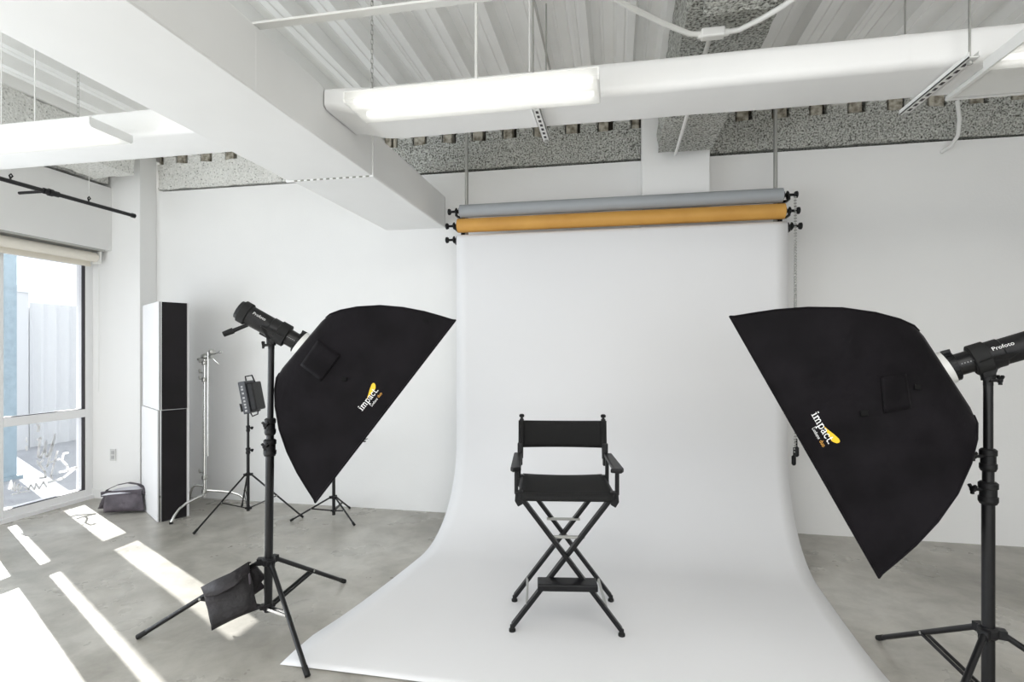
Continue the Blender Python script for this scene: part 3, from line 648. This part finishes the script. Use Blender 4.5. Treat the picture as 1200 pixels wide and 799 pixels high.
def softbox(label, ring, n, s_, u, L, D, W_, logo_px, logo_dir, logo_scale, flap, tabs):
    n, s_, u = (Vector(q).normalized() for q in (n, s_, u)); ring = Vector(ring)
    t = thing('softbox', label, 'softbox', ring, 'black rectangular softboxes')
    prof = [(a, b) for a, b in PROF[:-1]]; mx = PROF[-1][1]; k0 = D/.555
    prof = [(a*k0, b/mx) for a, b in prof] + [(D, 1.0)]
    # refine
    fine = []
    for (a, b), (c, d) in zip(prof, prof[1:]):
        for q in range(2): fine.append((a+(c-a)*q/2, b+(d-b)*q/2))
    fine.append(prof[-1])
    NP = 14; rings = []
    for dist, f in fine:
        hu = L/2*f; hs = W_/2*f; row = []
        cor = [(-1,-1),(1,-1),(1,1),(-1,1)]
        sag = .045*math.sin(min(1, dist/D)*PI)*(1 if dist > .02 else .2)
        bul = min(1, dist/(D*.35))
        for e in range(4):
            a, b = Vector(cor[e]), Vector(cor[(e+1)%4])
            for q in range(NP):
                w_ = q/NP; c = a.lerp(b, w_); nn = Vector((b-a).yx).normalized(); nn = Vector((nn.x, -nn.y))
                c_ = V(c.x*hu, c.y*hs, 0); bow = sag*4*w_*(1-w_)
                out = V(nn.x, nn.y, 0)
                c_ -= out*bow*.55
                if bul < 1:   # near the ring the section is rounder
                    rr = V(c_.x, c_.y, 0); m_ = max(hu, hs)
                p = ring + u*c_.x + s_*c_.y + n*dist
                p += (u*out.x + s_*out.y)*(.016*noise.noise(p*4.5)+.007*noise.noise(p*11))*math.sin(min(1,dist/D)*PI)*(4*w_*(1-w_))
                row.append(p)
        rings.append(row)
    N = 4*NP; vs = [p for r in rings for p in r]
    fs = [(i*N+k, i*N+(k+1)%N, (i+1)*N+(k+1)%N, (i+1)*N+k) for i in range(len(rings)-1) for k in range(N)]
    mb = MB().add(vs, fs, True); shell = mb.build('fabric_shell', M['black_fabric'], t)
    bvh = BVHTree.FromPolygons([Vector(v) for v in vs], [list(f) for f in fs])
    sol = shell.modifiers.new('t', 'SOLIDIFY'); sol.thickness = .004; sol.offset = -1
    es = shell.modifiers.new('e', 'EDGE_SPLIT'); es.split_angle = .9
    # edge piping along the four corners and the front rim
    sm = MB()
    for e in range(4): sm.tube([rings[i][e*NP] for i in range(3, len(rings))], .0045, 6)
    sm.build('corner_piping', M['black_fabric'], t)
    fr = [rings[-1][k] for k in range(N)] + [rings[-1][0]]
    MB().tube(fr, .005, 6, cap=False).build('front_rim', M['black_fabric'], t)
    df = MB(); c4 = [ring + n*(D-.035) + u*(L/2*.95*a) + s_*(W_/2*.95*b) for a, b in ((-1,-1),(1,-1),(1,1),(-1,1))]
    df.add(c4, [(0,1,2,3)]); df.build('front_diffuser', M['diffuser'], t, label='white diffusion cloth')
    MB().lathe(ring, n, [(-.028,.062),(-.026,.070),(.012,.074),(.02,.102),(.03,.102)], 32).build('speed_ring', M['white_metal'], t, label='white speed ring')
    def on(px, py, off=.003):
        d = ray(px, py).normalized(); h = bvh.ray_cast(CAM, d)
        if h[0] is None: h = bvh.find_nearest(CAM + d*3)
        return h[0] - d*off
    def patch(poly, name, m, off=.004, lab=None):
        a, b, c, d = poly; mb = MB(); K = 8; vs = []
        for i in range(K+1):
            for j in range(K+1):
                x = (a[0]*(1-i/K)+b[0]*i/K)*(1-j/K) + (d[0]*(1-i/K)+c[0]*i/K)*j/K
                y = (a[1]*(1-i/K)+b[1]*i/K)*(1-j/K) + (d[1]*(1-i/K)+c[1]*i/K)*j/K
                vs.append(on(x, y, off))
        mb.add(vs, [(i*(K+1)+j, (i+1)*(K+1)+j, (i+1)*(K+1)+j+1, i*(K+1)+j+1) for i in range(K) for j in range(K)], True)
        o = mb.build(name, m, t); q = o.modifiers.new('t', 'SOLIDIFY'); q.thickness = .003; return o
    for poly in flap: patch(poly, 'access_flap', M['black_fabric'], .004)
    for poly in tabs: patch(poly, 'velcro_tab', M['patch'], .007)
    # printed logo
    dx, dy = logo_dir; ll = math.hypot(dx, dy); dx /= ll; dy /= ll; ux, uy = dy, -dx
    def lp(x, y, off=.0035): return on(logo_px[0] + (dx*x + ux*y)*logo_scale, logo_px[1] + (dy*x + uy*y)*logo_scale, off)
    def ink(strokes, name, m):
        mb = MB()
        for pts, w in strokes:
            for (x0, y0), (x1, y1) in zip(pts, pts[1:]):
                l_ = math.hypot(x1-x0, y1-y0); ex, ey = (x1-x0)/l_, (y1-y0)/l_; qx, qy = -ey*w/2, ex*w/2
                x0_, y0_, x1_, y1_ = x0-ex*w*.2, y0-ey*w*.2, x1+ex*w*.2, y1+ey*w*.2
                mb.add([lp(x0_+qx, y0_+qy), lp(x1_+qx, y1_+qy), lp(x1_-qx, y1_-qy), lp(x0_-qx, y0_-qy)], [(0,1,2,3)])
        mb.build(name, m, t)
    st_ = []; x = 0
    def add(strs, adv):
        nonlocal x
        for pts, w in strs: st_.append(([(x+a, b) for a, b in pts], w))
        x += adv
    T1, T2 = .2, .1
    add([([(.25,.05),(.25,.95)],T1), ([(.02,.05),(.5,.05)],T2), ([(.03,.93),(.25,.93)],T2), ([(.15,1.3),(.36,1.3)],.2)], .58)
    add([([(.22,.05),(.22,.95)],T1), ([(.02,.05),(.42,.05)],T2), ([(.03,.93),(.22,.93)],T2), ([(.25,.75),(.45,.95),(.65,.9),(.75,.7),(.75,.05)],.17), ([(.58,.05),(.92,.05)],T2), ([(.78,.75),(.98,.95),(1.18,.9),(1.28,.7),(1.28,.05)],.17), ([(1.1,.05),(1.48,.05)],T2)], 1.58)
    add([([(.22,-.42),(.22,.95)],T1), ([(.02,-.42),(.44,-.42)],T2), ([(.03,.93),(.22,.93)],T2), ([(.25,.78),(.5,.97),(.78,.85),(.88,.5),(.78,.14),(.52,.03),(.28,.2)],.16)], 1.05)
    add([([(.12,.78),(.3,.96),(.58,.92),(.68,.7),(.68,.15),(.85,.06)],.17), ([(.66,.58),(.3,.5),(.1,.26),(.26,.04),(.5,.08),(.68,.28)],.14)], .95)
    add([([(.74,.75),(.55,.96),(.25,.85),(.12,.5),(.24,.15),(.5,.03),(.76,.2)],.16)], .88)
    add([([(.28,1.3),(.26,.25),(.4,.05),(.62,.12)],.17), ([(.05,.93),(.58,.93)],T2)], .72)
    add([([(.05,.1),(.22,.1)],.2)], .3)
    K_ = 6.2/x; st_ = [([(a*K_, b*K_) for a, b in pts], w*K_) for pts, w in st_]
    ink(st_, 'logo_lettering', M['white_print'])
    sw = [(2.9,.95),(3.9,1.3),(5.0,1.75),(6.2,2.15),(6.75,2.12),(6.9,1.8),(6.75,1.4),(6.3,1.0),(5.9,.8),(4.6,.85)]
    mb = MB(); cc = (5.4, 1.3); mb.add([lp(*cc, .002)] + [lp(a, b, .002) for a, b in sw], [(0, i+1, (i+1) % len(sw)+1) for i in range(len(sw))]); mb.build('logo_swoosh', M['yellow_print'], t)
    for s, x0, m_ in (('Luxbanx', 2.2, 'white_print'), ('duo', 4.85, 'orange_print')):
        v_, f_ = text_mesh(s, .85 if s != 'duo' else 1.05)
        mb = MB().add([lp(x0 + v.x*.8, -1.15 + v.y) for v in v_], f_); mb.build('logo_small_print', M[m_], t)
    return t
nL, sL, uL = (.7171,.3328,-.6124), (.4617,-.8851,.0595), (.5222,.3254,.7883)
ringL = V(-1.700, 2.712, 1.545)
softbox('black softbox on the left stand, opening tilted down to the right', ringL, nL, sL, uL, 1.129, .55, .8,
        (424.5, 481.7), (19.5, -24.7), 5.0, [[(372,399),(399,416),(376,447),(352,428)]], [[(401,441),(407,442),(406,447),(400,446)], [(497,374),(502,375),(501,378),(496,377)]])
nL2 = Vector((.7171,.3328,-.47)).normalized()
flash_head('black studio strobe behind the left softbox', ringL-nL2*.18, nL2, LA(1.53)+V(0,0,.03), textdir=1)
nR, sR, uR = (-.8459,.2641,-.4633), (-.2931,-.9560,-.0099), (-.4456,.1274,.8861)
ringR = V(1.354, 2.575, 1.437)
softbox('black softbox on the right stand, opening tilted down to the left', ringR, nR, sR, uR, 1.141, .595, .8,
        (950.6, 485.8), (21.1, 36.5), 6.5, [[(1032,442),(1062,438),(1068,478),(1036,484)]], [[(1008,481),(1017,480),(1018,487),(1009,488)], [(1072,450),(1079,451),(1079,457),(1072,456)]])
nR2 = Vector((-.8459,.2641,-.34)).normalized()
flash_head('black studio strobe behind the right softbox', ringR-nR2*.19, nR2, LB(1.385)+V(0,0,.025), textdir=-1)

# ------------------------------------------------------------------ panel light
pc = LC(1.0)+V(0,0,.10); ax = (RT*.93 + V(0,0,.0) + FW*.35).normalized()
lp_ = thing('panel_light', 'small dark grey panel light with a carry handle on the thin stand', 'light', LC(1.0), None)
tilt = Matrix.Rotation(math.radians(11), 4, -FW)   # leans
def pf(a, b, c): return pc + (RT*.025) + (tilt @ (RT*a)) + FW*b + (tilt @ V(0,0,c))
def pbox(mb, a0, a1, b0, b1, c0, c1):
    vs = [pf(a, b, c) for a in (a0, a1) for b in (b0, b1) for c in (c0, c1)]
    return mb.add(vs, [(0,1,3,2),(4,6,7,5),(0,4,5,1),(2,3,7,6),(0,2,6,4),(1,5,7,3)])
pbox(MB(), -.045, .02, -.10, .10, -.145, .145).build('housing', M['dark_grey'], lp_, bevel=.008)
pbox(MB(), .02, .075, -.09, .09, -.13, .125).build('rear_fins', M['black_plastic'], lp_, bevel=.012)
MB().tube([pf(.0,-.03,.14), pf(.0,-.03,.185), pf(.06,-.03,.185), pf(.075,-.03,.12)], .007, 8).build('carry_handle', M['black_plastic'], lp_)
MB().tube([pf(.0,-.06,-.14), pf(.01,-.06,-.175), pf(.06,-.06,-.165), pf(.07,-.06,-.13)], .006, 8).build('lower_handle', M['black_plastic'], lp_)
wm = MB()
for i, c in enumerate((.10,.075,.04,.0,-.03,-.06,-.085,-.115)): pbox(wm, -.022-.002*(i%2), -.006, -.1015, -.10, c-.009, c+.007)
wm.build('side_marking', M['grey_print'], lp_)
MB().tube([LC(1.0), pf(-.045,0,-.10)], .013, 10).build('yoke', M['black_plastic'], lp_)
MB().tube([pf(-.06,-.0,-.07), pf(-.105,0,-.05), pf(-.10,0,-.12)], .012, 8).build('tilt_grip', M['black_plastic'], lp_)

# ------------------------------------------------------------------ chrome c-stand
cs_ = thing('grip_stand', 'chrome grip stand with curved legs and folded arm beside the black board', 'grip stand', (-3.80, 4.43, 0))
cx, cy = -3.80, 4.43
for i, (z0, z1, r) in enumerate(((.14, .95, .016), (.95, 1.25, .0135), (1.25, 1.47, .011))):
    MB().tube([(cx, cy, z0), (cx, cy, z1)], r, 14).build('pole', M['chrome'], cs_)
for z in (.17, .30, 1.22, 1.38): MB().lathe((cx, cy, z), (0,0,1), [(0,.024),(.01,.027),(.03,.027),(.04,.022)], 14).build('collar', M['steel'], cs_)
for z, sx in ((.36, -1), (1.24, -1), (1.40, -1), (1.30, -1)):
    MB().tube([(cx, cy, z), (cx+sx*.05, cy-.01, z+.01)], .006, 8).build('tommy_handle', M['chrome'], cs_)
    MB().lathe((cx+sx*.045, cy-.01, z+.0), (0,0,1), [(0,.008),(.03,.012),(.04,.008)], 10).build('handle_end', M['steel'], cs_)
for fx, fy, z in ((-3.81, 4.05, .16), (-3.43, 4.58, .20), (-4.17, 4.65, .24)):
    F_ = V(fx, fy, 0); A = V(cx, cy, z); d = F_-V(cx,cy,0); pts = []
    for k, (q, h) in enumerate(((0,1),(.35,.92),(.6,.84),(.78,.68),(.9,.42),(.97,.18),(1,.06))): pts.append(V(cx,cy,0)+d*q+V(0,0,z*h))
    lg = MB().tube(pts, .0125, 12).build('leg', M['chrome'], cs_)
    MB().lathe(F_, (0,0,1), [(0,.015),(.02,.015)], 12).build('rubber_foot', M['rubber'], lg)
MB().tube([(cx+.055, cy-.02, 1.50), (cx+.06, cy-.03, .53)], .008, 10).build('gobo_arm', M['chrome'], cs_)
MB().lathe((cx-.0, cy-.0, 1.46), (1,-.1,0), [(-.03,.02),(0,.03),(.02,.03),(.05,.022),(.09,.022)], 14).lathe((cx+.07, cy-.02, 1.50), (1,0,.1), [(0,.02),(.03,.03),(.05,.02)], 14).build('grip_head', M['steel'], cs_)
MB().tube([(cx-.05, cy, 1.44), (cx+.18, cy-.02, 1.50)], .006, 8).tube([(cx+.05, cy, 1.47), (cx+.13, cy-.02, 1.42), (cx+.15, cy, 1.39)], .006, 8).build('clamp_handle', M['chrome'], cs_)
MB().lathe((cx+.17, cy-.02, 1.498), (1,0,.2), [(0,.012),(.02,.014),(.03,.008)], 10).lathe((cx-.075, cy, 1.432), (1,0,.2), [(0,.012),(.02,.014),(.03,.008)], 10).build('handle_knob', M['steel'], cs_)

# ------------------------------------------------------------------ v-flat
vf = thing('foam_board_flat', 'tall folded foam board flat, white outside and black inside, by the corner', 'foam board', (-4.1, 4.2, 0))
A, B_, C_ = V(-4.46, 4.41, 0), V(-3.95, 4.067, 0), V(-3.845, 4.255, 0)
def board(a, b, z0, z1, inner, outer, name):
    d = (b-a).normalized(); nrm = d.cross(V(0,0,1)); 
    MB().bar(a+V(0,0,(z0+z1)/2)+nrm*.007, b+V(0,0,(z0+z1)/2)+nrm*.007, .010, z1-z0).build(name, outer, vf)
    MB().bar(a+V(0,0,(z0+z1)/2)-nrm*.001, b+V(0,0,(z0+z1)/2)-nrm*.001, .006, z1-z0).build(name+'_back', inner, vf)
board(A, B_, .005, .985, M['board_black'], M['board_white'], 'lower_white_board')
board(A+V(.012,.0,0), B_+V(.014,-.004,0), .99, 1.945, M['board_black'], M['board_white'], 'upper_white_board')
board(B_+V(.012,.012,0), C_, .005, .985, M['board_white'], M['board_black'], 'lower_black_board')
board(B_+V(.016,.012,0), C_+V(.004,0,0), .99, 1.945, M['board_white'], M['board_black'], 'upper_black_board')
MB().bar(C_+V(.002,.004,.975), C_+V(.016,.018,.975), .012, 1.94).build('white_edge', M['board_white'], vf)

# ------------------------------------------------------------------ sandbags
def pillow(c, thick, nrm, K=14, amp=.006, seed=0):
    c = [Vector(q) for q in c]; nrm = Vector(nrm).normalized(); mb = MB()
    for sg in (-1, 1):
        vs = []
        for i in range(K+1):
            for j in range(K+1):
                u, v = i/K, j/K
                p = c[0]*(1-u)*(1-v) + c[1]*u*(1-v) + c[2]*u*v + c[3]*(1-u)*v
                a_, b_ = 2*u-1, 2*v-1
                h = ((1-a_**4)*(1-b_**4))**.5
                cen = (c[0]+c[1]+c[2]+c[3])/4
                p = p + (cen-p)*.06*(1-max(abs(a_),abs(b_))**2)*0 + (cen-p)*(.05*((1-a_*a_)*(abs(b_)**6)+(1-b_*b_)*(abs(a_)**6)))
                w = noise.noise(V(u*5+seed, v*5, sg))*amp + noise.noise(V(u*13+seed, v*9, sg))*amp*.5
                vs.append(p + nrm*(sg*thick/2*h + w*h))
        mb.add(vs, [(i*(K+1)+j, (i+1)*(K+1)+j, (i+1)*(K+1)+j+1, i*(K+1)+j+1) for i in range(K) for j in range(K)], True)
    return mb
sb = thing('sandbag', 'black nylon sandbag slung over the leg of the left light stand', 'sandbag', onY(272, 735, 2.45), 'nylon sandbags')
hub = LA(.365); ft = V(-2.464, 2.41, .012)
q1 = lambda f, dz=0, off=0: hub + (ft-hub)*f + V(0,0,dz)
fr_ = V(.36, -.93, 0)      # towards the camera side of the leg
def dpx(px, py, depth):    # point at a depth along the camera axis
    return CAM + ray(px, py)*depth
d0 = 2.80
front = [dpx(236, 689, 2.78), dpx(292, 659, 2.86), dpx(303, 714, 2.80), dpx(248, 739, 2.72)]
pillow(front, .085, -FW+V(0,0,.1), seed=1).build('bag_pouch', M['bag'], sb)
back = [dpx(240, 692, 2.90), dpx(296, 661, 2.97), dpx(311, 688, 2.99), dpx(262, 725, 2.93)]
pillow([dpx(285, 664, 2.95), dpx(297, 660, 2.96), dpx(312, 676, 2.98), dpx(296, 696, 2.96)], .05, -FW, seed=5).build('bag_pouch', M['bag'], sb)
pillow(back, .07, -FW, seed=3).build('bag_pouch', M['bag'], sb)
MB().add([*[dpx(x, y, z) for x, y, z in ((235,688,2.77),(250,680,2.76),(270,671,2.77),(291,658,2.84), (240,699,2.72),(254,697,2.69),(275,686,2.70),(290,672,2.78), (238,689,2.92),(252,681,2.94),(272,671,2.96),(294,658,2.98))]],
         [(0,1,5,4),(1,2,6,5),(2,3,7,6),(0,1,9,8),(1,2,10,9),(2,3,11,10)], True).build('bag_flap', M['bag'], sb).modifiers.new('t','SOLIDIFY').thickness = .006
MB().bar(dpx(292, 672, 2.76), dpx(293, 684, 2.76), .012, .004).build('strap_loop', M['bag_grey'], sb)
MB().tube([dpx(303,711,2.80), dpx(310,712,2.84), dpx(316,709,2.88)], .008, 6).build('strap_end', M['bag'], sb)

fb = thing('sandbag', 'grey purple sandbag with a carry strap on the floor below the outlet', 'sandbag', (-4.75, 4.3, 0), 'nylon sandbags')
e = lambda px, py, Y: onY(px, py, Y)
pf0 = [V(-4.62,4.05,.0)]
xa, xb = -4.66, -4.30
pillow([(-4.655, 4.17, .012), (-4.30, 4.27, .022), (-4.36, 4.30, .20), (-4.66, 4.21, .17)], .10, (-.15,-1,.35), seed=8).build('bag_pouch', M['bag_grey'], fb)
pillow([(-4.83, 4.27, .010), (-4.45, 4.40, .012), (-4.47, 4.37, .20), (-4.72, 4.27, .19)], .09, (-.3,-1,.3), seed=11).build('bag_pouch', M['bag_grey'], fb)
pillow([(-4.70, 4.19, .165), (-4.36, 4.27, .195), (-4.40, 4.40, .225), (-4.68, 4.33, .195)], .03, (0,-.2,1), seed=12, amp=.003).build('bag_top', M['bag_light'], fb, label='pale bag top')
MB().bar((-4.72, 4.215, .170), (-4.35, 4.28, .195), .02, .045).build('front_flap', M['bag_grey'], fb)
sp = [(-4.74, 4.25, .16), (-4.70, 4.26, .205), (-4.62, 4.29, .245), (-4.52, 4.31, .265), (-4.43, 4.33, .25), (-4.36, 4.33, .215), (-4.34, 4.31, .17)]
mb = MB()
for a, b in zip(sp, sp[1:]): mb.bar(a, b, .035, .006)
mb.build('carry_strap', M['bag_grey'], fb)
